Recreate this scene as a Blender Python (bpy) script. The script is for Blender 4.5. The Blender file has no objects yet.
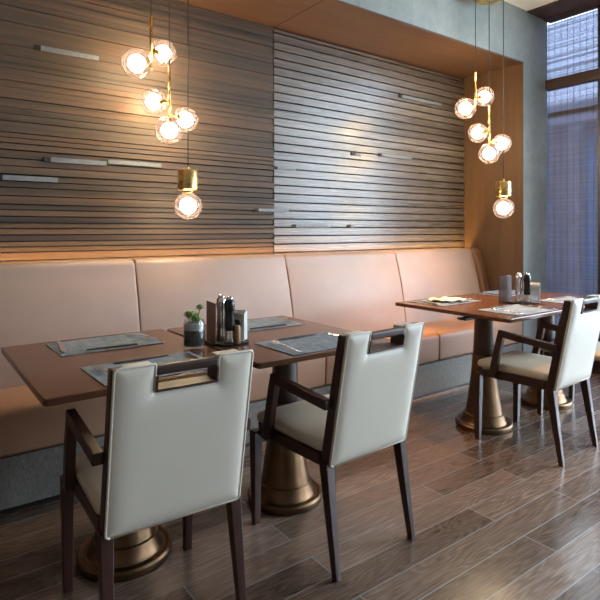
import bpy, bmesh, math, random
from mathutils import Vector, Matrix, Euler
random.seed(7)
S = bpy.context.scene
COL = S.collection
R = math.radians

# ------------------------------------------------------------------ helpers
class MB:
    """collects shapes, then links them as one mesh object"""
    def __init__(self): self.v = []; self.f = []
    def add(self, vs, fs):
        b = len(self.v); self.v += [Vector(p) for p in vs]; self.f += [tuple(b + i for i in f) for f in fs]; return self
    def box(self, x0, x1, y0, y1, z0, z1):
        return self.add([(x0,y0,z0),(x1,y0,z0),(x1,y1,z0),(x0,y1,z0),(x0,y0,z1),(x1,y0,z1),(x1,y1,z1),(x0,y1,z1)],
                        [(0,3,2,1),(4,5,6,7),(0,1,5,4),(1,2,6,5),(2,3,7,6),(3,0,4,7)])
    def loft(self, rings, cap=True, closed=True):
        n = len(rings[0]); b = len(self.v)
        for r in rings: self.v += [Vector(p) for p in r]
        for i in range(len(rings) - 1):
            for j in range(n if closed else n - 1):
                k = (j + 1) % n
                self.f.append((b+i*n+j, b+i*n+k, b+(i+1)*n+k, b+(i+1)*n+j))
        if cap:
            self.f.append(tuple(b + j for j in reversed(range(n))))
            self.f.append(tuple(b + (len(rings)-1)*n + j for j in range(n)))
        return self
    def bar(self, pts, sx, sy):
        """rectangular bar through points; sx, sy half sizes (x, y) per point - sections stay horizontal"""
        rings = []
        for p, a, c in zip(pts, sx, sy):
            x, y, z = p
            rings.append([(x-a,y-c,z),(x+a,y-c,z),(x+a,y+c,z),(x-a,y+c,z)])
        return self.loft(rings)
    def beam(self, p, q, w, h):
        """rectangular beam from p to q, w half width (horizontal), h half height"""
        p, q = Vector(p), Vector(q); d = (q - p).normalized()
        s = d.cross(Vector((0,0,1))).normalized(); u = s.cross(d)
        return self.loft([[o - s*w - u*h, o + s*w - u*h, o + s*w + u*h, o - s*w + u*h] for o in (p, q)])
    def lathe(self, prof, n=32, c=(0,0,0)):
        rings = [[(c[0]+r*math.cos(2*math.pi*j/n), c[1]+r*math.sin(2*math.pi*j/n), c[2]+z) for j in range(n)] for r, z in prof]
        return self.loft(rings)
    def tube(self, pts, r, n=8):
        pts = [Vector(p) for p in pts]; rings = []
        rr = r if isinstance(r, (list, tuple)) else [r]*len(pts)
        up = None
        for i, p in enumerate(pts):
            d = (pts[min(i+1, len(pts)-1)] - pts[max(i-1, 0)]).normalized()
            if up is None:
                up = Vector((0,0,1)) if abs(d.z) < .9 else Vector((1,0,0))
            s = d.cross(up).normalized(); u = s.cross(d).normalized(); up = u
            rings.append([p + (s*math.cos(2*math.pi*j/n) + u*math.sin(2*math.pi*j/n))*rr[i] for j in range(n)])
        return self.loft(rings)
    def sphere(self, c, r, nu=32, nv=18):
        prof = [(max(1e-5, r*math.sin(math.pi*i/nv)), -r*math.cos(math.pi*i/nv)) for i in range(nv+1)]
        return self.lathe(prof, nu, c)
    def prism(self, poly, axis, a, b):
        """extrude a 2-D polygon along axis from a to b"""
        def P(u, v, w):
            return {'x': (w,u,v), 'y': (u,w,v), 'z': (u,v,w)}[axis]
        return self.loft([[P(u,v,a) for u,v in poly], [P(u,v,b) for u,v in poly]])
    def xf(self, M):
        self.v = [M @ p for p in self.v]; return self
    def build(self, name, mat, parent=None, smooth=False, bevel=0, seg=2, subsurf=0, weld=True):
        me = bpy.data.meshes.new(name)
        bm = bmesh.new()
        vs = [bm.verts.new(p) for p in self.v]
        for f in self.f:
            try: bm.faces.new([vs[i] for i in f])
            except ValueError: pass
        if weld: bmesh.ops.remove_doubles(bm, verts=bm.verts, dist=1e-5)
        bmesh.ops.recalc_face_normals(bm, faces=bm.faces)
        bm.to_mesh(me); bm.free()
        me.materials.append(mat)
        if smooth:
            for p in me.polygons: p.use_smooth = True
        o = bpy.data.objects.new(name, me); COL.objects.link(o)
        if parent: o.parent = parent
        if bevel:
            m = o.modifiers.new('bevel', 'BEVEL'); m.width = bevel; m.segments = seg; m.limit_method = 'ANGLE'; m.angle_limit = R(35)
            for p in me.polygons: p.use_smooth = True
            w = o.modifiers.new('wn', 'WEIGHTED_NORMAL'); w.keep_sharp = True
        if subsurf:
            m = o.modifiers.new('sub', 'SUBSURF'); m.levels = m.render_levels = subsurf
            for p in me.polygons: p.use_smooth = True
        return o

def auto_smooth(o, deg=40):
    for p in o.data.polygons: p.use_smooth = True
    bm = bmesh.new(); bm.from_mesh(o.data)
    for e in bm.edges:
        if len(e.link_faces) == 2 and e.calc_face_angle(0) > R(deg): e.smooth = False
    bm.to_mesh(o.data); bm.free(); return o

def tag(o, label, cat, group=None, kind=None):
    o['label'] = label; o['category'] = cat
    if group: o['group'] = group
    if kind: o['kind'] = kind
    return o
def thing(name, label, cat, loc=(0,0,0), rz=0, group=None):
    o = bpy.data.objects.new(name, None); COL.objects.link(o)
    o.empty_display_size = .05
    o.location = loc; o.rotation_euler = (0,0,rz)
    return tag(o, label, cat, group)
def struct(o): o['kind'] = 'structure'; return o
def copy_tree(o, parent=None):
    c = o.copy(); COL.objects.link(c)
    if parent: c.parent = parent
    for ch in list(o.children): copy_tree(ch, c)
    return c
def dup(root, loc, rz, label):
    c = copy_tree(root); c.location = loc; c.rotation_euler = (0,0,rz); c['label'] = label
    return c

# ------------------------------------------------------------------ materials
class NT:
    def __init__(self, name):
        self.m = bpy.data.materials.new(name); self.m.use_nodes = True
        self.t = self.m.node_tree; self.t.nodes.clear()
        self.out = self.n('ShaderNodeOutputMaterial')
    def n(self, typ, **kw):
        d = self.t.nodes.new(typ)
        for k, v in kw.items():
            if hasattr(d, k): setattr(d, k, v)
            else: self.set(d, k, v)
        return d
    def set(self, d, k, v):
        d.inputs[k].default_value = v
    def l(self, a, b): self.t.links.new(a, b)
    def coord(self, scale=(1,1,1), kind='Object'):
        tc = self.n('ShaderNodeTexCoord'); mp = self.n('ShaderNodeMapping')
        mp.inputs['Scale'].default_value = scale; self.l(tc.outputs[kind], mp.inputs['Vector']); return mp.outputs['Vector']
    def noise(self, vec, scale=5, detail=4, rough=.55, dist=0):
        d = self.n('ShaderNodeTexNoise'); d.inputs['Scale'].default_value = scale; d.inputs['Detail'].default_value = detail
        d.inputs['Roughness'].default_value = rough; d.inputs['Distortion'].default_value = dist
        self.l(vec, d.inputs['Vector']); return d.outputs['Fac']
    def ramp(self, fac, stops):
        d = self.n('ShaderNodeValToRGB'); e = d.color_ramp.elements
        while len(e) < len(stops): e.new(.5)
        for s, (p, c) in zip(e, stops): s.position = p; s.color = (*c, 1)
        self.l(fac, d.inputs['Fac']); return d.outputs['Color']
    def mix(self, fac, a, b, typ='MIX'):
        d = self.n('ShaderNodeMix', data_type='RGBA', blend_type=typ)
        ins = [d.inputs[0], d.inputs[6], d.inputs[7]]
        for i, v in zip(ins, (fac, a, b)):
            if hasattr(v, 'links') or isinstance(v, bpy.types.NodeSocket): self.l(v, i)
            else: i.default_value = v if isinstance(v, (int, float)) else (*v, 1)
        return d.outputs[2]
    def math(self, op, a, b=0, c=None):
        d = self.n('ShaderNodeMath', operation=op)
        for i, v in enumerate((a, b) if c is None else (a, b, c)):
            if isinstance(v, bpy.types.NodeSocket): self.l(v, d.inputs[i])
            else: d.inputs[i].default_value = v
        return d.outputs[0]
    def bump(self, h, strength=.2, dist=.005):
        d = self.n('ShaderNodeBump'); d.inputs['Strength'].default_value = strength; d.inputs['Distance'].default_value = dist
        self.l(h, d.inputs['Height']); return d.outputs['Normal']
    def bsdf(self, color, rough=.5, metal=0, normal=None, spec=.5, coat=0, **kw):
        b = self.n('ShaderNodeBsdfPrincipled')
        for k, v in (('Base Color', color), ('Roughness', rough), ('Metallic', metal)):
            if isinstance(v, bpy.types.NodeSocket): self.l(v, b.inputs[k])
            else: b.inputs[k].default_value = (*v, 1) if k == 'Base Color' else v
        b.inputs['Specular IOR Level'].default_value = spec
        b.inputs['Coat Weight'].default_value = coat
        if normal is not None: self.l(normal, b.inputs['Normal'])
        for k, v in kw.items(): b.inputs[k].default_value = v
        self.l(b.outputs[0], self.out.inputs[0]); return b

def leather(name, c1, c2, rough=.45, scale=90, bump=.12, big=3.0):
    t = NT(name); v = t.coord()
    col = t.ramp(t.noise(v, big, 4), [(.3, c1), (.75, c2)])
    vo = t.n('ShaderNodeTexVoronoi'); vo.inputs['Scale'].default_value = scale*3; t.l(v, vo.inputs['Vector'])
    h = t.math('ADD', t.noise(v, scale, 3), t.math('MULTIPLY', vo.outputs['Distance'], .5))
    t.bsdf(col, rough, 0, t.bump(h, bump, .002)); return t.m
def wood(name, c1, c2, rough=.35, axis='x', scale=1.0, bump=.05, coat=0, spec=.5):
    t = NT(name)
    sc = {'x': (1.2,14,14), 'y': (14,1.2,14), 'z': (14,14,1.2)}[axis]
    v = t.coord(tuple(s*scale for s in sc))
    n1 = t.noise(v, 1.6, 6, .6, .8); n2 = t.noise(v, 9, 3, .6)
    f = t.math('ADD', t.math('MULTIPLY', n1, .75), t.math('MULTIPLY', n2, .25))
    t.bsdf(t.ramp(f, [(.32, c1), (.68, c2)]), rough, 0, t.bump(n2, bump, .002), spec, coat); return t.m
def metal(name, c, rough=.25, var=.1):
    t = NT(name); n = t.noise(t.coord(), 14, 4)
    t.bsdf(t.mix(n, tuple(x*(1-var) for x in c), tuple(min(1, x*(1+var)) for x in c)), t.math('MULTIPLY_ADD', n, .25, rough-.1), 1); return t.m
def plain(name, c, rough=.5, var=.12, scale=12, bump=0, spec=.5):
    t = NT(name); n = t.noise(t.coord(), scale, 4)
    t.bsdf(t.mix(n, tuple(x*(1-var) for x in c), tuple(min(1, x*(1+var)) for x in c)), rough, 0, t.bump(n, bump, .003) if bump else None, spec); return t.m
def glass(name, tint, ior=1.45, rough=.02, opacity=0.0, body=(.2,.2,.2)):
    """thin clear sheet: fresnel mirror over tinted transparency"""
    t = NT(name)
    tr = t.n('ShaderNodeBsdfTransparent'); tr.inputs[0].default_value = (*tint, 1)
    gl = t.n('ShaderNodeBsdfGlossy'); gl.inputs['Roughness'].default_value = rough
    lw = t.n('ShaderNodeLayerWeight'); lw.inputs['Blend'].default_value = .5
    f0 = ((ior-1)/(ior+1))**2
    fr = t.math('MULTIPLY_ADD', t.math('POWER', lw.outputs['Facing'], 5), 1-f0, f0)
    mx = t.n('ShaderNodeMixShader'); t.l(fr, mx.inputs[0]); t.l(tr.outputs[0], mx.inputs[1]); t.l(gl.outputs[0], mx.inputs[2])
    src = mx.outputs[0]
    if opacity:
        df = t.n('ShaderNodeBsdfDiffuse'); df.inputs[0].default_value = (*body, 1)
        m2 = t.n('ShaderNodeMixShader'); m2.inputs[0].default_value = opacity
        t.l(src, m2.inputs[1]); t.l(df.outputs[0], m2.inputs[2]); src = m2.outputs[0]
    t.l(src, t.out.inputs[0]); return t.m
def emit(name, c, s):
    t = NT(name); e = t.n('ShaderNodeEmission'); e.inputs[0].default_value = (*c, 1); e.inputs[1].default_value = s
    t.l(e.outputs[0], t.out.inputs[0]); return t.m

def slat_mat(name, cols, rough, spec, zscale, rvar):
    """strip cladding: each strip of its own shade, streaky grain along it"""
    t = NT(name)
    vz = t.coord((.12, 1, zscale)); vg = t.coord((2.2, 30, 120)); vb = t.coord((1,1,1))
    a = t.noise(vz, 1.0, 3, .7); g = t.noise(vg, 1.5, 5, .65, .4); b = t.noise(vb, 1.4, 3)
    f = t.math('ADD', t.math('MULTIPLY', a, .56), t.math('ADD', t.math('MULTIPLY', g, .34), t.math('MULTIPLY', b, .10)))
    col = t.ramp(f, cols)
    t.bsdf(col, t.math('MULTIPLY_ADD', g, rvar, rough - rvar/2), 0, t.bump(g, .12, .003), spec); return t.m

def floor_mat():
    t = NT('oak_planks')
    v = t.coord()
    br = t.n('ShaderNodeTexBrick'); t.l(v, br.inputs['Vector'])
    br.offset = .37; br.offset_frequency = 2; br.squash = 1
    br.inputs['Scale'].default_value = 1; br.inputs['Brick Width'].default_value = 1.25; br.inputs['Row Height'].default_value = .135
    br.inputs['Mortar Size'].default_value = .0022; br.inputs['Mortar Smooth'].default_value = .15; br.inputs['Bias'].default_value = 0
    br.inputs['Color1'].default_value = (0,0,0,1); br.inputs['Color2'].default_value = (1,1,1,1); br.inputs['Mortar'].default_value = (.5,.5,.5,1)
    # warped grain, shifted per plank
    tc = t.n('ShaderNodeTexCoord'); sep = t.n('ShaderNodeSeparateXYZ'); t.l(tc.outputs['Object'], sep.inputs[0])
    cmb = t.n('ShaderNodeCombineXYZ')
    t.l(t.math('MULTIPLY', sep.outputs['X'], 1.5), cmb.inputs[0]); t.l(t.math('MULTIPLY', sep.outputs['Y'], 11), cmb.inputs[1])
    t.l(t.math('MULTIPLY', br.outputs['Color'], 17), cmb.inputs[2])
    n1 = t.noise(cmb.outputs[0], 1.0, 2, .45, .2)
    rings = t.math('FRACT', t.math('MULTIPLY', n1, 16))
    tri = t.math('ABSOLUTE', t.math('SUBTRACT', t.math('MULTIPLY', rings, 2), 1))
    cm2 = t.n('ShaderNodeCombineXYZ')
    t.l(t.math('MULTIPLY', sep.outputs['X'], 7), cm2.inputs[0]); t.l(t.math('MULTIPLY', sep.outputs['Y'], 150), cm2.inputs[1])
    fine = t.noise(cm2.outputs[0], 1, 4, .6)
    f = t.math('ADD', t.math('MULTIPLY', tri, .15), t.math('ADD', t.math('MULTIPLY', fine, .55), t.math('MULTIPLY', br.outputs['Color'], .28)))
    col = t.ramp(f, FLOOR_COLS)
    col = t.mix(br.outputs['Fac'], col, (.26,.235,.22))  # pale seam colour paints in the glint of the plank bevels
    h = t.math('SUBTRACT', t.math('MULTIPLY', t.math('ADD', fine, t.math('MULTIPLY', tri, .5)), .16), t.math('MULTIPLY', br.outputs['Fac'], 1))
    rg = t.math('MULTIPLY_ADD', fine, .16, .16)
    t.bsdf(col, rg, 0, t.bump(h, .35, .003), .6, .25, **{'Coat Roughness': .12}); return t.m

FLOOR_COLS = [(.25, (.050,.032,.023)), (.42, (.115,.074,.052)), (.58, (.185,.122,.088)), (.78, (.32,.23,.175))]
M = {}
M['floor'] = floor_mat()
M['slat_left'] = slat_mat('weathered_strip_cladding', [(.34,(.016,.011,.008)), (.44,(.062,.043,.029)), (.53,(.088,.063,.045)), (.585,(.125,.064,.035)), (.61,(.09,.068,.05)), (.72,(.17,.135,.105))], .6, .3, 16, .25)
M['slat_right'] = slat_mat('satin_strip_cladding', [(.34,(.060,.044,.033)), (.5,(.125,.10,.08)), (.68,(.20,.165,.135))], .27, .56, 16, .1)
M['slat_gap'] = plain('dark_recess', (.012,.009,.008), .8)
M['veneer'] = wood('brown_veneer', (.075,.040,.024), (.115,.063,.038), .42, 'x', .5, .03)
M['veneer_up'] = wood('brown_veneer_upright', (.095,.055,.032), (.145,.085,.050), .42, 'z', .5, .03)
def concrete():
    t = NT('blue_grey_concrete'); v = t.coord()
    n = t.noise(v, 2.2, 6, .65, .4); n2 = t.noise(v, 26, 4)
    f = t.math('ADD', t.math('MULTIPLY', n, .8), t.math('MULTIPLY', n2, .2))
    tc = t.n('ShaderNodeTexCoord'); sp = t.n('ShaderNodeSeparateXYZ'); t.l(tc.outputs['Object'], sp.inputs[0])
    wn = t.n('ShaderNodeTexWhiteNoise', noise_dimensions='1D'); t.l(t.math('FLOOR', t.math('MULTIPLY_ADD', sp.outputs['X'], 1.9, .3)), wn.inputs['W'])
    f = t.math('ADD', f, t.math('MULTIPLY_ADD', wn.outputs['Value'], .22, -.11))
    t.bsdf(t.ramp(f, [(.3,(.24,.28,.265)), (.5,(.31,.35,.33)), (.72,(.41,.45,.43))]), .6, 0, t.bump(n2, .15, .003), .35); return t.m
M['concrete'] = concrete()
M['plaster'] = plain('white_plaster', (.72,.72,.70), .8)
M['plaster_warm'] = plain('taupe_plaster', (.30,.26,.22), .8)
M['beam'] = wood('dark_brown_beam', (.035,.018,.011), (.07,.038,.024), .5, 'y', .8)
M['bench'] = leather('rose_tan_leather', (.35,.228,.172), (.42,.278,.212), .42, 70, .16)
M['bench_seat'] = leather('lamplit_bench_leather', (.37,.205,.125), (.43,.245,.155), .40, 70, .12)  # same leather as the backs, with orange lamplight mixed into the colour
M['bench_dark'] = leather('brown_leather', (.17,.085,.05), (.21,.11,.065), .45, 70, .1)
def plinth():
    t = NT('grey_limed_oak'); v = t.coord((46,46,13)); n = t.noise(v, 2.2, 6, .7, 1.2); b = t.noise(t.coord(), 1.6, 4)
    f = t.math('ADD', t.math('MULTIPLY', n, .7), t.math('MULTIPLY', b, .3))
    t.bsdf(t.ramp(f, [(.3,(.085,.075,.062)), (.5,(.18,.165,.145)), (.72,(.32,.30,.27))]), .55, 0, t.bump(n, .3, .003), .35); return t.m
M['plinth'] = plinth()
M['cream'] = leather('cream_leather', (.62,.57,.475), (.68,.63,.535), .36, 60, .05)
M['seat'] = leather('cream_seat_leather', (.54,.47,.36), (.60,.53,.42), .42, 60, .05)
M['chair_wood'] = wood('espresso_wood', (.030,.011,.008), (.058,.023,.016), .32, 'z', 1.2)
M['handle_wood'] = wood('walnut_wood', (.030,.012,.008), (.055,.025,.017), .45, 'x', 1.2)
M['table'] = wood('mahogany_tabletop', (.095,.037,.019), (.140,.058,.031), .22, 'x', .8, .02)
M['column'] = wood('dark_stained_wood', (.030,.014,.010), (.055,.027,.019), .35, 'z', 1)
M['bronze'] = metal('aged_bronze', (.155,.090,.048), .36, .4)
M['brass'] = metal('satin_brass', (.72,.47,.17), .25, .08)
M['steel'] = metal('polished_steel', (.72,.72,.72), .16, .06)
M['black_iron'] = metal('blackened_metal', (.06,.06,.065), .4)
M['cord'] = plain('black_cable', (.012,.012,.012), .6)
M['smoke'] = glass('smoked_glass', (.70,.63,.65), 1.5, .02, .10, (.26,.21,.23))
M['opal'] = emit('lit_opal_bulb', (1.0,.86,.50), 120)
M['clear'] = glass('clear_glass', (.93,.95,.95), 1.45, .01)
M['pane'] = glass('window_glass', (.95,.97,.98), 1.4, .0)
M['tinted'] = glass('sky_dimming_glass', (.32,.345,.405), 1.4, .0)  # darkened pane, added to dim the sky seen through the blind
M['led'] = emit('amber_led', (1.0,.58,.20), 75)
M['lamp_lens'] = emit('warm_downlight_lens', (1.0,.72,.42), 3)
def cloth(name, c1, c2, sc=220):
    t = NT(name); v = t.coord()
    w1 = t.n('ShaderNodeTexWave', bands_direction='X'); w1.inputs['Scale'].default_value = sc; t.l(v, w1.inputs['Vector'])
    w2 = t.n('ShaderNodeTexWave', bands_direction='Y'); w2.inputs['Scale'].default_value = sc; t.l(v, w2.inputs['Vector'])
    n = t.noise(v, 22, 5, .7)
    t.bsdf(t.ramp(n, [(.35,c1),(.65,c2)]), .75, 0, t.bump(t.math('MULTIPLY', w1.outputs['Fac'], w2.outputs['Fac']), .3, .001), .3); return t.m
M['mat'] = cloth('slate_blue_weave', (.13,.165,.20), (.27,.32,.375))
M['mat_dark'] = plain('charcoal_edge', (.03,.032,.036), .7)
M['napkin'] = cloth('cream_linen', (.62,.56,.46), (.74,.69,.60))
M['paper'] = plain('white_paper', (.78,.78,.76), .7, .04)
M['card'] = leather('brown_menu_leather', (.12,.062,.045), (.16,.085,.06), .5, 60, .08)
M['black'] = plain('black_lacquer', (.010,.010,.012), .18, .1)
M['chop'] = plain('dark_chopstick_wood', (.018,.014,.013), .35)
M['inlay'] = plain('dull_zinc_inlay', (.15,.165,.18), .5, .5, 60)
M['soil'] = plain('dark_soil', (.035,.026,.022), .9, .5, 90, .6)
M['gravel'] = plain('pale_gravel', (.42,.39,.37), .85, .5, 160, .9)
def leafm():
    t = NT('succulent_leaf'); n = t.noise(t.coord(), 40, 3)
    t.bsdf(t.ramp(n, [(.35,(.10,.19,.035)), (.6,(.24,.33,.08)), (.78,(.40,.17,.07))]), .45); return t.m
M['leaf'] = leafm()
M['amber'] = plain('amber_wood_block', (.30,.17,.07), .4)
def blind():
    t = NT('reed_weave')
    tc = t.n('ShaderNodeTexCoord'); sep = t.n('ShaderNodeSeparateXYZ'); t.l(tc.outputs['Object'], sep.inputs[0])
    y, z = sep.outputs['Y'], sep.outputs['Z']
    fr = t.math('FRACT', t.math('MULTIPLY', y, 1/.058))
    string = t.math('LESS_THAN', fr, .09)
    rz = t.math('MULTIPLY_ADD', t.noise(t.coord((.05,.05,70)), 1, 2, .6), 1.0, 0)
    reed = t.math('GREATER_THAN', rz, .52)
    cov = t.math('MAXIMUM', string, t.math('MULTIPLY_ADD', reed, .18, .74))
    tr = t.n('ShaderNodeBsdfTransparent')
    df = t.n('ShaderNodeBsdfDiffuse'); t.l(t.mix(string, (.19,.175,.19), (.035,.03,.04)), df.inputs[0])
    tl = t.n('ShaderNodeBsdfTranslucent'); tl.inputs[0].default_value = (.13,.13,.155,1)
    m1 = t.n('ShaderNodeMixShader'); m1.inputs[0].default_value = .4; t.l(df.outputs[0], m1.inputs[1]); t.l(tl.outputs[0], m1.inputs[2])
    m2 = t.n('ShaderNodeMixShader'); t.l(cov, m2.inputs[0]); t.l(tr.outputs[0], m2.inputs[1]); t.l(m1.outputs[0], m2.inputs[2])
    t.l(m2.outputs[0], t.out.inputs[0]); return t.m
M['blind'] = blind()
M['stone'] = plain('grey_violet_stone', (.30,.28,.31), .8, .2, 3)
M['blue_glass'] = plain('blue_facade_glass', (.10,.36,.62), .15, .2, 2)
M['paving'] = plain('grey_paving', (.25,.25,.25), .8)

# ------------------------------------------------------------------ room shell
XL, XE, XW = -2.6, 4.46, 4.83        # left wall, end of the bench recess, window wall
YF, YN, YB = -4.2, 2.667, 3.30       # wall behind the camera, recess mouth, slatted face
ZS, ZC = 2.757, 3.225                # recess soffit, ceiling
struct(MB().box(XL-.1, XW+.16, YF-.1, 3.5, -.06, 0).build('floor', M['floor']))
struct(MB().box(XL-.1, XW+.1, YF-.1, 3.5, ZC, ZC+.1).build('ceiling', M['plaster']))
struct(MB().box(XL-.1, XL, YF, 3.5, 0, ZC).build('wall_left', M['plaster_warm']))
struct(MB().box(XL-.1, XW+.1, YF-.1, YF, 0, ZC).build('wall_front', M['plaster_warm']))
wall = struct(MB().box(XL, XE+.02, YB+.035, YB+.16, 0, ZS+.02).build('wall_back', M['slat_gap']))
# concrete above the recess, and the pier between recess and window
struct(MB().box(XL, XE, YN, YN+.1, ZS, ZC).build('wall_upper', M['concrete']))
pier = MB().box(XE, XW+.03, YN, 3.45, 0, ZC); struct(pier.build('wall_pier', M['concrete']))
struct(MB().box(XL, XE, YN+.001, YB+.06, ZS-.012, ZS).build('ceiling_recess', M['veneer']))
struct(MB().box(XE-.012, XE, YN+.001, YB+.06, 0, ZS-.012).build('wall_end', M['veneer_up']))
# a fine shadow joint in the soffit boards
for x in (2.19,):
    j = MB().box(x-.0015, x+.0015, YN+.01, YB, ZS-.0135, ZS-.0118).build('joint', M['slat_gap']); j['kind'] = 'structure'; j.name = 'trim_1'

# strip cladding: every course a board with its own projection
def cladding(name, x0, x1, mat, courses):
    mb = MB()
    for z0, z1, p in courses:
        x = x0
        while x < x1 - 1e-4:
            nx = min(x1, x + random.uniform(1.2, 2.8))
            if x1 - nx < .4: nx = x1
            q = p + random.uniform(-.0012, .0012)
            mb.box(x, nx, YB - q, YB + .036, z0, z1); x = nx
    return mb.build(name, mat, wall, weld=False)
left, z = [], .9
while z < ZS - .012:
    h = random.choice((.014,.02,.028,.034,.045,.05)) if z > 1.75 else random.choice((.030,.036,.042,.046))
    z1 = min(z + h, ZS - .012)
    gap = .006 if z < 1.75 else random.choice((.0,.0,.002,.004))
    left.append((z, z1 - gap, random.uniform(.002,.016) if z > 1.75 else random.choice((.004,.018)) + random.uniform(0,.003))); z = z1
cladding('strip_cladding', XL, 2.186, M['slat_left'], left)
right, z = [], .9
while z < ZS - .012:
    z1 = min(z + .0625, ZS - .012); right.append((z, z1 - .010, .012 + random.uniform(-.002,.003))); z = z1
cladding('strip_cladding', 2.190, XE - .013, M['slat_right'], right)
# short steel inlays let into the courses, each with a dark notch at its end
for k, (xa, xb, zz, h) in enumerate([(.613,.93,2.272,.026), (.665,.975,1.650,.026), (.985,1.318,1.662,.022), (.424,.702,1.535,.026),
                        (2.05,2.315,1.394,.022), (2.385,2.72,1.281,.022), (2.937,2.975,1.282,.022), (2.98,3.06,1.876,.022),
                        (3.294,3.672,1.894,.024), (3.545,4.09,2.437,.026), (2.215,2.38,1.708,.02)]):
    q = MB().box(xa, xb, YB-.024, YB, zz-h/2, zz+h/2).build('inlay', M['inlay'], wall)
    MB().box(xa-.035, xa, YB-.0215, YB, zz-h/2, zz+h/2).build('notch', M['slat_gap'], q)
# amber LED line lying in the slot behind the bench back
struct(MB().box(XL+.02, XE-.05, 3.228, YB+.035, .90, .984).build('trim_4', M['plinth']))
led = tag(MB().box(XL+.02, XE-.05, 3.236, 3.262, .985, .995).build('led_strip', M['led']),
          'amber light strip lying in the slot between bench back and slatted wall', 'light')

# dark timber band of the ceiling along the windows
struct(MB().box(4.515, XW+.02, YF, YN-.001, ZC-.012, ZC).build('trim_2', M['beam']))
struct(MB().box(XW-.035, XW+.02, YF, YN-.001, ZC-.022, ZC-.012).build('trim_3', M['beam']))

# window wall
GX = XW + .05
def window(n, y0, y1, posts):
    w = struct(MB().box(XW, XW+.09, y0, y1, 0, .05).build('window_%d' % n, M['beam']))
    f = MB().box(XW-.01, XW+.06, y0, y1, 2.557, 2.652).build('transom', M['beam'], w, bevel=.006)
    MB().box(XW+.07, XW+.10, y0, y1, 2.318, 2.352).build('glazing_bar', M['beam'], w)
    MB().box(XW, XW+.09, y0, y1, ZC-.022, ZC).build('head', M['beam'], w)
    for y in posts:
        MB().box(XW+.02, XW+.10, y-.022, y+.022, .05, ZC-.022).build('mullion', M['black_iron'], w)
    MB().box(GX+.048, GX+.052, y0, min(1.70, y1), .05, ZC-.022).build('glass_pane', M['pane'], w)
    if y1 > 2: MB().box(GX+.048, GX+.052, 1.70, 3.2, .05, ZC-.022).build('glass_pane', M['tinted'], w)  # added dimming pane behind the blind bays
    return w
window(1, -.36, YN-.001, (2.185, 1.70, .68, -.338))
window(2, -3.6, -2.0, (-2.022, -2.8, -3.578))  # unseen window, added to bring fill daylight onto the chair backs
struct(MB().box(XW, XW+.12, -2.0, -.36, 0, ZC).build('wall_right', M['plaster_warm']))
struct(MB().box(XW, XW+.12, YF, -3.6, 0, ZC).build('wall_corner', M['plaster_warm']))
# reed blind in the last bay; unseen second bay added to trim wall sheen
b = MB(); ny = 60
rings = []
for i in range(ny+1):
    y = 1.712 + (3.1-1.712)*i/ny
    rings.append([(XW+.068 + .0025*math.sin(i*1.9), y, .06), (XW+.068 + .0025*math.sin(i*1.9), y, 3.215)])
for i in range(ny):
    b.add([rings[i][0], rings[i+1][0], rings[i+1][1], rings[i][1]], [(0,1,2,3)])
bl = b.build('reed_blind', M['blind'], smooth=True)
tag(bl, 'violet grey woven reed blind hanging in the tall window bays beside the concrete pier', 'blind')

# outside: paving and the building across the way
o = struct(MB().box(XW+.2, 16, -14, 14, -.25, -.2).build('ground_outside', M['paving']))
bd = thing('building', 'grey stone building across the way with tall blue window behind reed blind', 'building', (9.0, 4.5, -.2))
MB().box(.1, 2, -1.5, 3, 0, 3.55).build('wall', M['stone'], bd)
MB().box(-.25, .1, -1.5, 3, 3.2, 3.55).build('lintel', M['stone'], bd, bevel=.02)
for y in (-.13, .34):
    m = MB().lathe([(.12,0),(.12,.12),(.085,.16),(.085,3.0),(.12,3.05),(.12,3.2)], 24, (-.12,y,0)); auto_smooth(m.build('column', M['stone'], bd))
MB().box(.06, .1, -.33, -.16, .1, 3.0).build('window', M['blue_glass'], bd, bevel=.01)

# ------------------------------------------------------------------ bench
ban = thing('banquette', 'long rose tan leather wall bench on a grey plinth under the slatted wall', 'bench', (1.0, 2.9, 0))
OX, OY = 1.0, 2.9
def P(prof): return [(y - OY, z) for y, z in prof]
xs = [-2.24, -1.13, -.02, 1.093, 2.175, 3.298, 4.34]
def arc(c, r, a0, a1, n=6): return [(c[0]+r*math.cos(R(a0+(a1-a0)*i/n)), c[1]+r*math.sin(R(a0+(a1-a0)*i/n))) for i in range(n+1)]
back_prof = [(3.20,.40),(3.00,.40),(3.005,.50),(3.028,.66),(3.058,.82),(3.095,.96),(3.118,1.03)] + arc((3.160,1.035),.042,172,70,6) + [(3.215,1.066),(3.224,1.05),(3.224,.5)]
seat_prof = [(3.06,.242),(2.69,.242)] + arc((2.690,.267),.022,250,180,4) + [(2.664,.33),(2.663,.40)] + arc((2.705,.425),.042,178,92,6) + [(2.85,.468),(3.06,.462)]
def cushion(name, prof, x0, x1, mat, r=.012):
    """upholstered section: outline swept along x, ends eased in"""
    cy = sum(p[0] for p in prof)/len(prof); cz = sum(p[1] for p in prof)/len(prof)
    rings = []
    for t, k in ((0,.0),(.25,.55),(.6,.9),(1,1)):
        s = r*(1-k); rings.append((x0 + r*t, s))
    full = rings + [(x1 - (x-x0), s) for x, s in reversed(rings)]
    mb = MB(); rr = []
    for x, s in full:
        ring = []
        for y, z in prof:
            d = Vector((y-cy, z-cz)); L = d.length or 1
            d *= max(0, (L - s)/L); ring.append((x-OX, cy+d.x-OY, cz+d.y))
        rr.append(ring)
    mb.loft(rr); return auto_smooth(mb.build(name, mat, ban), 50)
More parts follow.
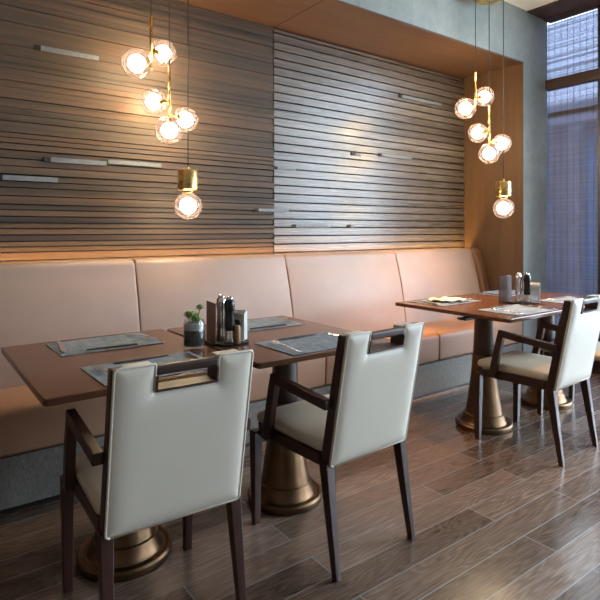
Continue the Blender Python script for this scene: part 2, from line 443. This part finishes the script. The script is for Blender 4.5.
for a, b_ in zip(xs[:-1], xs[1:]):
    c = cushion('back_cushion', back_prof, a+.0015, b_-.0015, M['bench'])
    cushion('seat_cushion', seat_prof, a+.0015, (b_ if b_ < 4.3 else XE-.014)-.0015, M['bench_seat'])
cap = [(3.20,.462),(2.975,.462),(2.985,.60),(3.006,.74),(3.04,.88),(3.08,1.0)] + arc((3.150,1.02),.062,165,80,6) + [(3.224,1.07),(3.224,.5)]
cushion('side_bolster', cap, 4.342, XE-.014, M['bench_dark'], .02)
MB().box(xs[0]-OX, XE-.014-OX, 2.672-OY, 3.22-OY, 0, .241).build('plinth', M['plinth'], ban)
MB().box(xs[0]-OX, XE-.014-OX, 2.665-OY, 2.671-OY, 0, .018).build('toe_strip', M['black_iron'], ban)

# ------------------------------------------------------------------ tables
def rounded(x, y, r, n=4):
    out = []
    for cx, cy, a in ((x-r,y-r,0),(-x+r,y-r,90),(-x+r,-y+r,180),(x-r,-y+r,270)):
        out += [(cx + r*math.cos(R(a+90*i/n)), cy + r*math.sin(R(a+90*i/n))) for i in range(n+1)]
    return out
def make_table(label, loc, hx=.360, hy=.440):
    PC = (.008,-.085,0)
    t = thing('dining_table', label, 'table', loc, 0, None)
    rings = [[(x,y,z) for x,y in rounded(hx-i, hy-i, .014)] for i, z in ((.13,.704),(.003,.727),(0,.730),(0,.747),(.003,.75))]
    auto_smooth(MB().loft(rings).build('tabletop', M['table'], t), 25)
    auto_smooth(MB().lathe([(.066,.452),(.060,.58),(.056,.704)], 36, PC).build('column', M['column'], t))
    bell = [(.067,.455),(.068,.45),(.075,.36),(.086,.26),(.102,.15),(.114,.09),(.121,.085),(.126,.066),(.133,.040),(.139,.033),(.152,.031),(.160,.036),(.169,.036),(.175,.028),(.175,.012),(.172,.002),(.168,0)]
    auto_smooth(MB().lathe(bell[::-1], 48, PC).build('pedestal', M['bronze'], t), 30)
    MB().box(-.2,.2,-.10,-.04,.692,.7045).build('bracket', M['black_iron'], t)
    return t
TY = 2.155
tA = make_table('dark wood pedestal table bearing the succulent jar', (.688, TY, 0))
tB = dup(tA, (1.424, TY-.012, 0), 0, 'dark wood pedestal table bearing black pepper mill, joined to the jar table')
tC = dup(tA, (3.085, TY-.005, 0), 0, 'dark wood pedestal table with clear menu stand and open cream napkin')
tD = dup(tA, (3.812, TY-.005, 0), 0, 'dark wood pedestal table by the window, beyond the clear menu stand')

for t_, dx, dy in ((tA, -.012, -.010), (tC, -.113, -.008), (tD, -.083, -.002)):
    for ch in t_.children:
        if not ch.name.startswith('tabletop'): ch.location = (dx, dy, 0)

# ------------------------------------------------------------------ chairs
def puffy(w, z0, z1, c, zc):
    """upholstered rear cover: padded in the middle, pulled in at the edges and round the hand hole"""
    def lin(a, b, n): return [a + (b-a)*i/n for i in range(n)]
    X = lin(-w, -c, 14) + lin(-c, c, 22) + lin(c, w, 14) + [w]
    Z = lin(z0, zc, 46) + lin(zc, z1, 10) + [z1]
    keep = lambda i, j: not (14 <= i < 36 and j >= 46)
    def off(x, z):
        dx = max(abs(x) - c, 0); dz = max(zc - z, 0)
        d = min(w - abs(x), z - z0, z1 - z, math.hypot(dx, dz))
        return .013*(1 - math.exp(-max(d, 0)/.018))
    mb = MB(); n = len(Z)
    vs = [(x, -.030 - off(x, z), z) for x in X for z in Z] + [(x, -.021, z) for x in X for z in Z]
    N = len(X)*n; fs = []; edge = {}
    for i in range(len(X)-1):
        for j in range(n-1):
            if not keep(i, j): continue
            q = (i*n+j, (i+1)*n+j, (i+1)*n+j+1, i*n+j+1)
            fs.append(q); fs.append(tuple(N+k for k in reversed(q)))
            for a, b in zip(q, q[1:]+q[:1]):
                if (b, a) in edge: del edge[(b, a)]
                else: edge[(a, b)] = 1
    fs += [(b, a, N+a, N+b) for a, b in edge]
    used = sorted({k for f in fs for k in f}); m = {k: i for i, k in enumerate(used)}
    return mb.add([vs[k] for k in used], [tuple(m[k] for k in f) for f in fs])
def make_chair(label, loc, rz):
    t = thing('armchair', label, 'chair', loc, rz, None)
    W = M['chair_wood']
    yb = lambda z: .066 - (z-.38)*.19            # reclined line of the stiles
    for s in (-1, 1):
        MB().bar([(s*.219,.492,0),(s*.222,.488,.30),(s*.222,.486,.40)], [.0145,.019,.021], [.0145,.019,.021]).build('leg', W, t, bevel=.003)
    for s in (-1, 1):
        pts = [(s*.207,.0,0),(s*.203,.035,.22),(s*.200,yb(.40),.40)]
        MB().bar(pts, [.0115,.016,.019], [.0125,.018,.022]).build('leg', W, t, bevel=.003)
        MB().bar([(s*.198,yb(.40),.401),(s*.198,yb(.62),.62),(s*.198,yb(.878),.878)], [.0135]*3, [.021,.020,.016]).build('stile', W, t, bevel=.003)
    # seat frame
    f = MB()
    for s in (-1, 1): f.beam((s*.211,.466,.405), (s*.204,.088,.405), .011, .022)
    f.beam((-.2,.492,.405), (.2,.492,.405), .012, .022)
    f.beam((-.184,.068,.405), (.184,.068,.405), .012, .022)
    f.build('seat_frame', W, t, bevel=.003)
    # seat pad, crowned
    rings = []
    for ins, z in ((.012,.428),(.0,.438),(.0,.455),(.006,.466),(.022,.473),(.07,.479),(.13,.481)):
        rings.append([(x, y+.292, z) for x, y in rounded(.216-ins, .218-ins, max(.03-ins*.1,.012), 5)])
    auto_smooth(MB().loft(rings).build('seat', M['seat'], t), 60)
    # back: U-shaped shell with hand hole
    def U(w, z0, z1, c, zc, r=.012, rc=.014):
        def cor(cx, cz, rad, a0, a1, n=4): return [(cx+rad*math.cos(R(a0+(a1-a0)*i/n)), cz+rad*math.sin(R(a0+(a1-a0)*i/n))) for i in range(n+1)]
        return (cor(-w+r,z0+r,r,270,180) + cor(-w+r,z1-r,r,180,90) + cor(-c-.006,z1-.006,.006,90,0) + cor(-c+rc,zc+rc,rc,180,270)
                + cor(c-rc,zc+rc,rc,270,360) + cor(c+.006,z1-.006,.006,180,90) + cor(w-r,z1-r,r,90,0) + cor(w-r,z0+r,r,0,-90))
    def shear(mb, off): mb.v = [Vector((p.x, p.y + yb(p.z) + off, p.z)) for p in mb.v]; return mb
    def pad(outline, y0, y1, bulge):
        """thick padded slab in x-z with softened rear and front edges"""
        mb = MB()
        cx, cz = 0, .62
        rr = []
        for y, k in ((y0+bulge, .985), (y0+.003, .994), (y0, 1.0)) if False else ((y0, 0),(y1, 0)):
            rr.append([(x, y, z) for x, z in outline])
        mb.loft(rr); return mb
    shear(puffy(.208, .390, .883, .095, .800), 0).build('back_cover', M['cream'], t, smooth=True)
    m = pad(U(.183, .44, .880, .095, .800), -.0205, .030, 0)
    shear(m, 0).build('backrest', M['cream'], t, bevel=.010, seg=3)
    # piping round the rear cover
    out = U(.207, .391, .882, .095, .801)
    out.append(out[0])
    MB().tube([(x, yb(z)-.0315, z) for x, z in out], .0040, 6).build('piping', M['cream'], t, smooth=True)
    # wooden hand hole: bar on top, lining under it
    h = MB().box(-.0945,.0945,-.037,-.006,.848,.877); shear(h, 0).build('handle', M['handle_wood'], t, bevel=.009, seg=3)
    h = MB().box(-.0935,.0935,-.040,.026,.8015,.809); h.box(-.0940,-.088,-.040,.026,.8095,.8475); h.box(.088,.0940,-.040,.026,.8095,.8475)
    shear(h, 0).build('hole_lining', M['handle_wood'], t)
    for s in (-1, 1):
        a = MB().bar([(s*.236,.388,.395),(s*.238,.352,.55),(s*.238,.328,.655)], [.0155]*3, [.021,.020,.019]).build('arm_post', W, t, bevel=.003)
        MB().beam((s*.238,.346,.656), (s*.229,.018,.624), .0155, .0185).build('armrest', W, t, bevel=.004)
    return t
chairs = [((.652,1.472,0), R(-2.5), 'cream leather armchair at the jar table, empty seat, hand hole in its back'),
          ((1.446,1.468,0), R(2.5), 'cream leather armchair at the table with the black pepper mill'),
          ((3.005,1.465,0), R(2.5), 'cream leather armchair tucked up to the table with clear menu stand'),
          ((3.700,1.468,0), R(1), 'cream leather armchair by the window, mostly hidden behind another armchair')]
c0 = make_chair(chairs[0][2], chairs[0][0], chairs[0][1])
for loc, rz, lab in chairs[1:]: dup(c0, loc, rz, lab)

# ------------------------------------------------------------------ hanging lamps
def make_lamp(label, loc, rz, top):
    """local x across the line of sight from the room, z height over the floor"""
    t = thing('pendant_lamp', label, 'lamp', loc, rz, None)
    zz = -loc[2]
    def zrel(z): return z + zz
    G = .080
    def globe(c, r, inner, joint_from=None, jr=.016):
        c = Vector(c)
        g = MB().sphere(c, r, 36, 20).build('globe', M['smoke'], t, smooth=True)
        MB().sphere(c, inner, 20, 12).build('bulb', M['opal'], g, smooth=True)
        if joint_from is not None:
            j = Vector(joint_from); d = (c - j).normalized()
            a = c - d*(r + .004); b2 = c - d*(inner - .004)
            MB().tube([j, a, a + d*.001, b2 - d*.012, b2], [.006,.007,jr,jr*1.15,jr*.8], 14).build('joint', M['brass'], g, smooth=True)
        return g
    # local frame: lamp foot at z = 0 -> lowest globe centre height 1.389 in lamp one
    B = -1.389
    rod1, rod2, cx = -.101, 0.0, .105
    MB().tube([(rod1,0,2.461+B),(rod1,0,2.156+B)], .0075, 12).build('rod', M['brass'], t, smooth=True)
    MB().tube([(rod2,.02,2.19+B),(rod2,.02,1.895+B)], .0075, 12).build('rod', M['brass'], t, smooth=True)
    globe((-.176,-.05,2.173+B), .082, .047, (rod1,0,2.19+B))
    globe((-.036,.09,2.285+B), .078, .044, (rod1,0,2.262+B))
    globe((-.087,.10,2.000+B), .078, .045, (rod2,.02,1.985+B))
    globe((.0,-.045,1.810+B), .080, .044, (rod2,.018,1.897+B))
    globe((.092,.12,1.908+B), .076, .046, (rod2,.02,1.915+B))
    cyl = MB().lathe([(.0,0),(.030,0),(.032,.012),(.054,.014),(.0585,.018),(.0585,.126),(.056,.130),(.006,.132),(.005,.150),(.0,.150)], 40, (cx,0,1.464+B))
    auto_smooth(cyl.build('lamp_holder', M['brass'], t))
    globe((cx,0,1.389+B), .080, .046)
    for x, y, z in ((rod1,0,2.461), (rod2,.02,2.19), (cx,0,1.612)):
        MB().tube([(x,y,z+B),(x,y,top-loc[2]-.03)], .0028, 8).build('cable', M['cord'], t, smooth=True)
    return t
d1, d2 = 3.05, 4.18
K1 = 1.042; L1 = (1.214*K1, 2.900*K1, 1.25 + .139*K1); L2 = (3.672, 2.485, 1.419)
ang1, ang2 = -R(36.44 - 13.8) , -R(36.44 + 19.5)
la = make_lamp('brass pendant lamp of smoked glass globes before the slatted wall, above the succulent jar', L1, ang1, L1[2] + (ZS-.012-L1[2])/K1)
la.scale = (K1, K1, K1)
auto_smooth(MB().lathe([(.0,-.03),(.118,-.03),(.12,-.027),(.12,0),(.0,0)], 40, (0,0,(ZS-.012-L1[2])/K1-.001)).build('ceiling_plate', M['brass'], la))
lb = make_lamp('brass pendant lamp of smoked glass globes before the plain wood end wall', L2, ang2, 3.055+.03)
auto_smooth(MB().lathe([(.0,0),(.118,0),(.12,.003),(.12,ZC-3.055-.001),(.0,ZC-3.055-.001)], 40, (0,0,3.055-L2[2])).build('ceiling_plate', M['brass'], lb))

# ------------------------------------------------------------------ table settings
def rect_cloth(name, hx, hy, mat, th=.0025, wob=.0):
    nx, ny = 14, 10; mb = MB(); vs = []
    for k in (0, 1):
        for i in range(nx+1):
            for j in range(ny+1):
                x = -hx + 2*hx*i/nx; y = -hy + 2*hy*j/ny
                vs.append((x, y, k*th + wob*(.5+.5*math.sin(7*i/nx*2+3*j/ny*2))))
    n = (nx+1)*(ny+1); fs = []
    idx = lambda k,i,j: k*n + i*(ny+1) + j
    for i in range(nx):
        for j in range(ny):
            fs.append((idx(1,i,j),idx(1,i+1,j),idx(1,i+1,j+1),idx(1,i,j+1))); fs.append((idx(0,i,j),idx(0,i,j+1),idx(0,i+1,j+1),idx(0,i+1,j)))
    for i in range(nx): fs += [(idx(0,i,0),idx(0,i+1,0),idx(1,i+1,0),idx(1,i,0)), (idx(0,i+1,ny),idx(0,i,ny),idx(1,i,ny),idx(1,i+1,ny))]
    for j in range(ny): fs += [(idx(0,0,j+1),idx(0,0,j),idx(1,0,j),idx(1,0,j+1)), (idx(0,nx,j),idx(0,nx,j+1),idx(1,nx,j+1),idx(1,nx,j))]
    mb.add(vs, fs); return mb.build(name, mat, smooth=False)
def fork_mb():
    mb = MB(); pr = [(-.095,.0055,.002),(-.06,.0045,.003),(.0,.0028,.006),(.035,.0035,.008),(.05,.0105,.005),(.06,.012,.004)]
    mb.loft([[(y_w,y,z),(y_w,y,z+.0018),(-y_w,y,z+.0018),(-y_w,y,z)] for y, y_w, z in pr])
    for x in (-.0098,-.0033,.0033,.0098): mb.bar([],[],[]) if 0 else mb.beam((x,.058,.0048),(x*.96,.097,.0075),.0016,.0010)
    return mb
def knife_mb():
    mb = MB(); pr = [(-.105,.007,.0012),(-.06,.0065,.0012),(-.01,.0055,.0012),(0,.0085,.0012),(.08,.0095,.0012),(.105,.004,.0012)]
    return mb.loft([[(w,y,z),(w*.6,y,z+.003),(-w*.6,y,z+.003),(-w,y,z)] for y, w, z in pr])
TT = .7505
proto = {}
def place(kind, build, mat, label, cat, group, loc, rz):
    if kind not in proto:
        o = build().build(kind, mat, smooth=False, bevel=.0006, seg=1) if kind != 'placemat' else build()
        proto[kind] = o
    else:
        o = proto[kind].copy(); COL.objects.link(o)
    o.location = loc; o.rotation_euler = (0,0,rz)
    if kind in ('fork', 'knife'): o.scale = (1.3,1.1,1.4)
    tag(o, label, cat, group); return o
SET = [(.708,2.400,180,'bench side of the jar table'), (.725,1.888,0,'chair side of the jar table'),
       (1.498,2.405,180,'bench side of the black pepper mill table'), (1.452,1.872,1,'chair side of the black pepper mill table'),
       (3.040,2.405,180,'bench side of the clear menu stand table'), (3.085,1.880,0,'chair side of the clear menu stand table'),
       (3.815,2.440,180,'bench side of the window table'), (3.800,1.900,0,'chair side of the window table')]
for k, (x, y, a, where) in enumerate(SET):
    a = R(a) + R(random.uniform(-1.5,1.5)); Mx = Matrix.Rotation(a, 3, 'Z')
    place('placemat', lambda: rect_cloth('placemat', .213, .143, M['mat'], .002, .0012), None, 'slate blue woven placemat on the %s' % where, 'placemat', 'woven placemats', (x,y,TT), a)
    def w(px, py, h=.0042): v = Mx @ Vector((px,py,0)); return (x+v.x, y+v.y, TT+h)
    place('fork', fork_mb, M['steel'], 'steel fork across the placemat end, %s' % where, 'fork', 'forks', w(-.165,-.025), a + R(8+random.uniform(-14,14)))
    place('knife', knife_mb, M['steel'], 'steel knife across the placemat end, %s' % where, 'knife', 'knives', w(.175,-.02), a + R(-6+random.uniform(-9,9)))
    def chop():
        mb = MB()
        for s in (-1, 1): mb.tube([(-.105,s*.006,.003),(.105,s*.0045,.003)], [.0035,.0022], 8)
        mb.box(-.02,.0,-.0096,.0096,.0,.0066)
        return mb
    place('chopsticks', chop, M['chop'], 'dark chopsticks lying along placemat edge, %s' % where, 'chopsticks', 'chopsticks', w(.005,.115), a + R(random.uniform(-3,3)))
# cream napkin opened on the bench-side mat of the clear-stand table
nap = MB(); nx, ny = 12, 8
pts = {}
for i in range(nx+1):
    for j in range(ny+1):
        x = -.112+.224*i/nx; y = -.085+.17*j/ny
        pts[i,j] = (x + .012*math.sin(j*.9), y + .01*math.sin(i*.7), .008 + .006*math.sin(i*1.1+j*.6) + .004*math.cos(j*1.7))
idx = {k: n for n, k in enumerate(pts)}
nap.add(list(pts.values()), [(idx[i,j],idx[i+1,j],idx[i+1,j+1],idx[i,j+1]) for i in range(nx) for j in range(ny)])
no = nap.build('napkin', M['napkin'], smooth=True); sm = no.modifiers.new('thick','SOLIDIFY'); sm.thickness = .004; sm.offset = 1
no.location = (3.045,2.40,TT+.0075); no.rotation_euler = (0,0,R(-6))
tag(no, 'cream linen napkin lying loosely on the bench side of the clear menu stand table', 'napkin')

# succulent in a jar
pl = thing('potted_succulent', 'small green succulent in a clear glass jar of soil', 'plant', (.985,2.088,TT))
auto_smooth(MB().lathe([(.0,0),(.042,0),(.0455,.004),(.0455,.105),(.041,.114),(.041,.122),(.0395,.122),(.0395,.114),(.043,.104),(.043,.012),(.0,.012)], 36).build('jar', M['clear'], pl), 30)
auto_smooth(MB().lathe([(.0,.0125),(.041,.0125),(.0425,.016),(.0425,.078),(.0,.081)], 32).build('soil', M['soil'], pl), 30)
auto_smooth(MB().lathe([(.0,.081),(.0425,.0785),(.0425,.102),(.03,.108),(.0,.110)], 32).build('gravel', M['gravel'], pl), 30)
def leaf(mb, base, az, el, L, w):
    d = Vector((math.cos(az)*math.cos(el), math.sin(az)*math.cos(el), math.sin(el))); s = Vector((-math.sin(az), math.cos(az), 0)); u = d.cross(s)*-1
    rings = []
    for t, ww in ((0,.35),(.3,.8),(.65,1),(.88,.65),(1,.12)):
        c = Vector(base) + d*(L*t) + Vector((0,0,.25*L*t*t))
        rings.append([c + s*(w*ww*math.cos(q)) + u*(w*ww*.4*math.sin(q)) for q in (0,math.pi/3,2*math.pi/3,math.pi,4*math.pi/3,5*math.pi/3)])
    mb.loft(rings)
for bx, by, bz, sc, st in ((-.010,0,.106,1.35,.128),(.012,.014,.106,1.1,.120),(.005,-.016,.106,1.05,.116),(.024,-.004,.106,.85,.164),(-.022,.010,.106,1.0,.135)):
    stem = MB().tube([(bx*.6,by*.6,.100),(bx,by,st)], .0022, 6).build('stem', M['leaf'], pl, smooth=True)
    lf = MB()
    for ring, (n, el, L) in enumerate(((7,.12,.024),(6,.55,.021),(4,1.05,.015))):
        for i in range(n): leaf(lf, (bx,by,st+.003*ring), 2*math.pi*(i+.5*ring)/n + bx*60, el, L*sc, .0062*sc)
    lf.build('rosette', M['leaf'], pl, smooth=True)

# condiment sets
def mill(name, label, loc, body, cap, base, grp):
    t = thing(name, label, 'mill', loc, 0, grp); t.scale = (1, 1, .95)
    auto_smooth(MB().lathe([(.0,0),(.0235,0),(.0245,.003),(.0225,.028),(.0200,.060)], 32).build('base', base, t), 40)
    auto_smooth(MB().lathe([(.0198,.0605),(.0215,.07),(.0212,.095),(.0198,.125),(.0196,.138),(.0212,.152),(.0235,.166),(.0240,.180),(.0215,.194),(.0145,.202)], 32).build('body', body, t), 40)
    auto_smooth(MB().lathe([(.0145,.2025),(.0155,.205),(.0135,.211),(.007,.216),(.0,.217)], 24).build('finial', cap, t), 40)
    return t
def tray(label, loc, rz):
    t = thing('condiment_tray', label, 'tray', loc, rz)
    auto_smooth(MB().loft([[(x,y,z) for x,y in rounded(a,b_,.03,5)] for a,b_,z in ((.066,.086,0),(.070,.090,.002),(.072,.092,.008),(.070,.090,.008),(.067,.087,.004))]).build('dish', M['black_iron'], t), 30)
    return t
def caddy(label, loc, rz):
    t = thing('napkin_holder', label, 'napkin holder', loc, rz)
    MB().box(-.022,.022,-.034,.034,0,.008).build('base', M['steel'], t, bevel=.002)
    MB().box(-.022,-.0165,-.034,.034,.0081,.098).build('plate', M['steel'], t, bevel=.001)
    MB().box(.0165,.022,-.034,.034,.0081,.098).build('plate', M['steel'], t, bevel=.001)
    return t
tray('rounded dark metal tray under the mills beside the succulent jar', (1.152,2.112,TT), R(8))
TZ = TT + .0045
mill('pepper_mill', 'black pepper mill with steel base beside the succulent jar', (1.140,2.062,TZ), M['black'], M['steel'], M['steel'], 'pepper mills')
mill('salt_mill', 'bright steel salt mill behind a black pepper mill, near succulent jar', (1.142,2.142,TZ), M['steel'], M['steel'], M['steel'], 'salt mills')
def menu(label, loc, rz, mat, clear=False):
    t = thing('menu_stand', label, 'menu', loc, rz)
    m = MB().box(-.060,.060,-.003,.003,.0035,.178); m.build('card', mat, t, bevel=.001)
    MB().box(-.060,.060,-.016,.016,0,.003).build('foot', M['clear'] if clear else M['black_iron'], t)
    if clear: MB().box(-.062,.062,.0035,.0050,.0035,.184).build('cover', M['clear'], t)
    return t
menu('brown leather menu card standing upright beside the succulent jar', (1.086,2.130,TZ), R(81), M['card'])
h1 = caddy('steel napkin holder with white napkins beside the black pepper mill of the jar group', (1.198,2.090,TZ), R(30))
def napkins(label, loc, rz):
    t = thing('napkin_stack', label, 'napkins', loc, rz)
    for k in range(4):
        MB().box(-.0145+k*.0075,-.0145+k*.0075+.0062,-.040,.040,.0,.130-.006*abs(k-2)).build('napkin', M['paper'], t, bevel=.0015)
    return t
napkins('white folded napkins upright in the steel holder beside succulent jar', (1.198,2.090,TZ+.0085), R(30))
sb = tag(MB().lathe([(.0,0),(.013,0),(.014,.004),(.014,.072),(.011,.078),(.0,.079)], 20).build('toothpick_box', M['amber'], smooth=False), 'small amber wooden toothpick box between black pepper mill and white napkins', 'toothpick box')
auto_smooth(sb); sb.location = (1.166,2.040,TZ)
# second set
tray('rounded dark metal tray under the mills beside the clear menu stand', (3.372,2.055,TT), R(8))
mill('pepper_mill', 'black pepper mill with steel base beside the clear menu stand', (3.388,2.000,TZ), M['black'], M['steel'], M['steel'], 'pepper mills')
mill('salt_mill', 'bright steel salt mill beside the clear menu stand', (3.366,2.050,TZ), M['steel'], M['steel'], M['steel'], 'salt mills')
M['smoke_card'] = glass('smoky_acrylic', (.62,.56,.55), 1.45, .02, .45, (.22,.16,.15))
menu('clear acrylic menu stand holding a dull brown card', (3.318,2.120,TZ), R(-8), M['smoke_card'], True)
caddy('steel napkin holder with white napkins beside the mills by clear menu stand', (3.428,1.975,TZ), R(30))
napkins('white folded napkins upright in the steel holder near clear menu stand', (3.428,1.975,TZ+.0085), R(30))

# ------------------------------------------------------------------ light
w = bpy.data.worlds.new('sky'); S.world = w; w.use_nodes = True
bg = w.node_tree.nodes['Background']; bg.inputs[0].default_value = (.73,.86,1.0,1); bg.inputs[1].default_value = 20.0
def portal(y0, y1):
    d = bpy.data.lights.new('window_daylight', 'AREA'); d.shape = 'RECTANGLE'; d.size = y1-y0; d.size_y = 3.1
    d.cycles.is_portal = True
    o = bpy.data.objects.new('window_daylight', d); COL.objects.link(o)
    o.location = (XW+.14, (y0+y1)/2, 1.62); o.rotation_euler = Euler((0, R(90), 0)); d.size, d.size_y = 3.1, y1-y0
portal(-.36, YN); portal(-3.6, -2.0)
def downlight(x, y, z, p, label, ang=70):
    t = thing('ceiling_downlight', label, 'downlight', (x,y,z))
    auto_smooth(MB().lathe([(.052,-.001),(.060,-.003),(.062,-.006),(.050,-.008),(.047,-.004)], 28).build('ring', M['steel'], t))
    MB().lathe([(.0,-.0035),(.046,-.0035),(.046,-.002),(.0,-.002)], 24).build('lens', M['lamp_lens'], t)
    l = bpy.data.lights.new('downlight_beam', 'SPOT'); l.energy = p; l.color = (1,.52,.20); l.spot_size = R(ang); l.spot_blend = .8; l.shadow_soft_size = .04
    o = bpy.data.objects.new('downlight_beam', l); COL.objects.link(o); o.parent = t; o.location = (0,0,-.03)
downlight(3.50, 2.45, ZC, 360, 'round ceiling downlight over the clear menu stand table', 50)
downlight(2.45, 2.45, ZC, 120, 'round ceiling downlight over the bench between the two table groups', 50)

# ------------------------------------------------------------------ camera and view
cd = bpy.data.cameras.new('camera'); cam = bpy.data.objects.new('camera', cd); COL.objects.link(cam)
cam.location = (0,0,1.25); cam.rotation_euler = (R(90), 0, -R(36.44))
cd.sensor_width = 36; cd.lens = 36*535/600; cd.shift_y = -70/600; cd.clip_start = .02; cd.clip_end = 100
S.camera = cam
S.view_settings.view_transform = 'Standard'; S.view_settings.look = 'None'; S.view_settings.exposure = .15; S.view_settings.gamma = 1
S.view_settings.use_curve_mapping = False
S.cycles.use_denoising = True
S.cycles.max_bounces = 10; S.cycles.diffuse_bounces = 5; S.cycles.transparent_max_bounces = 24
S.cycles.sample_clamp_indirect = 6
S.cycles.caustics_reflective = False; S.cycles.caustics_refractive = False
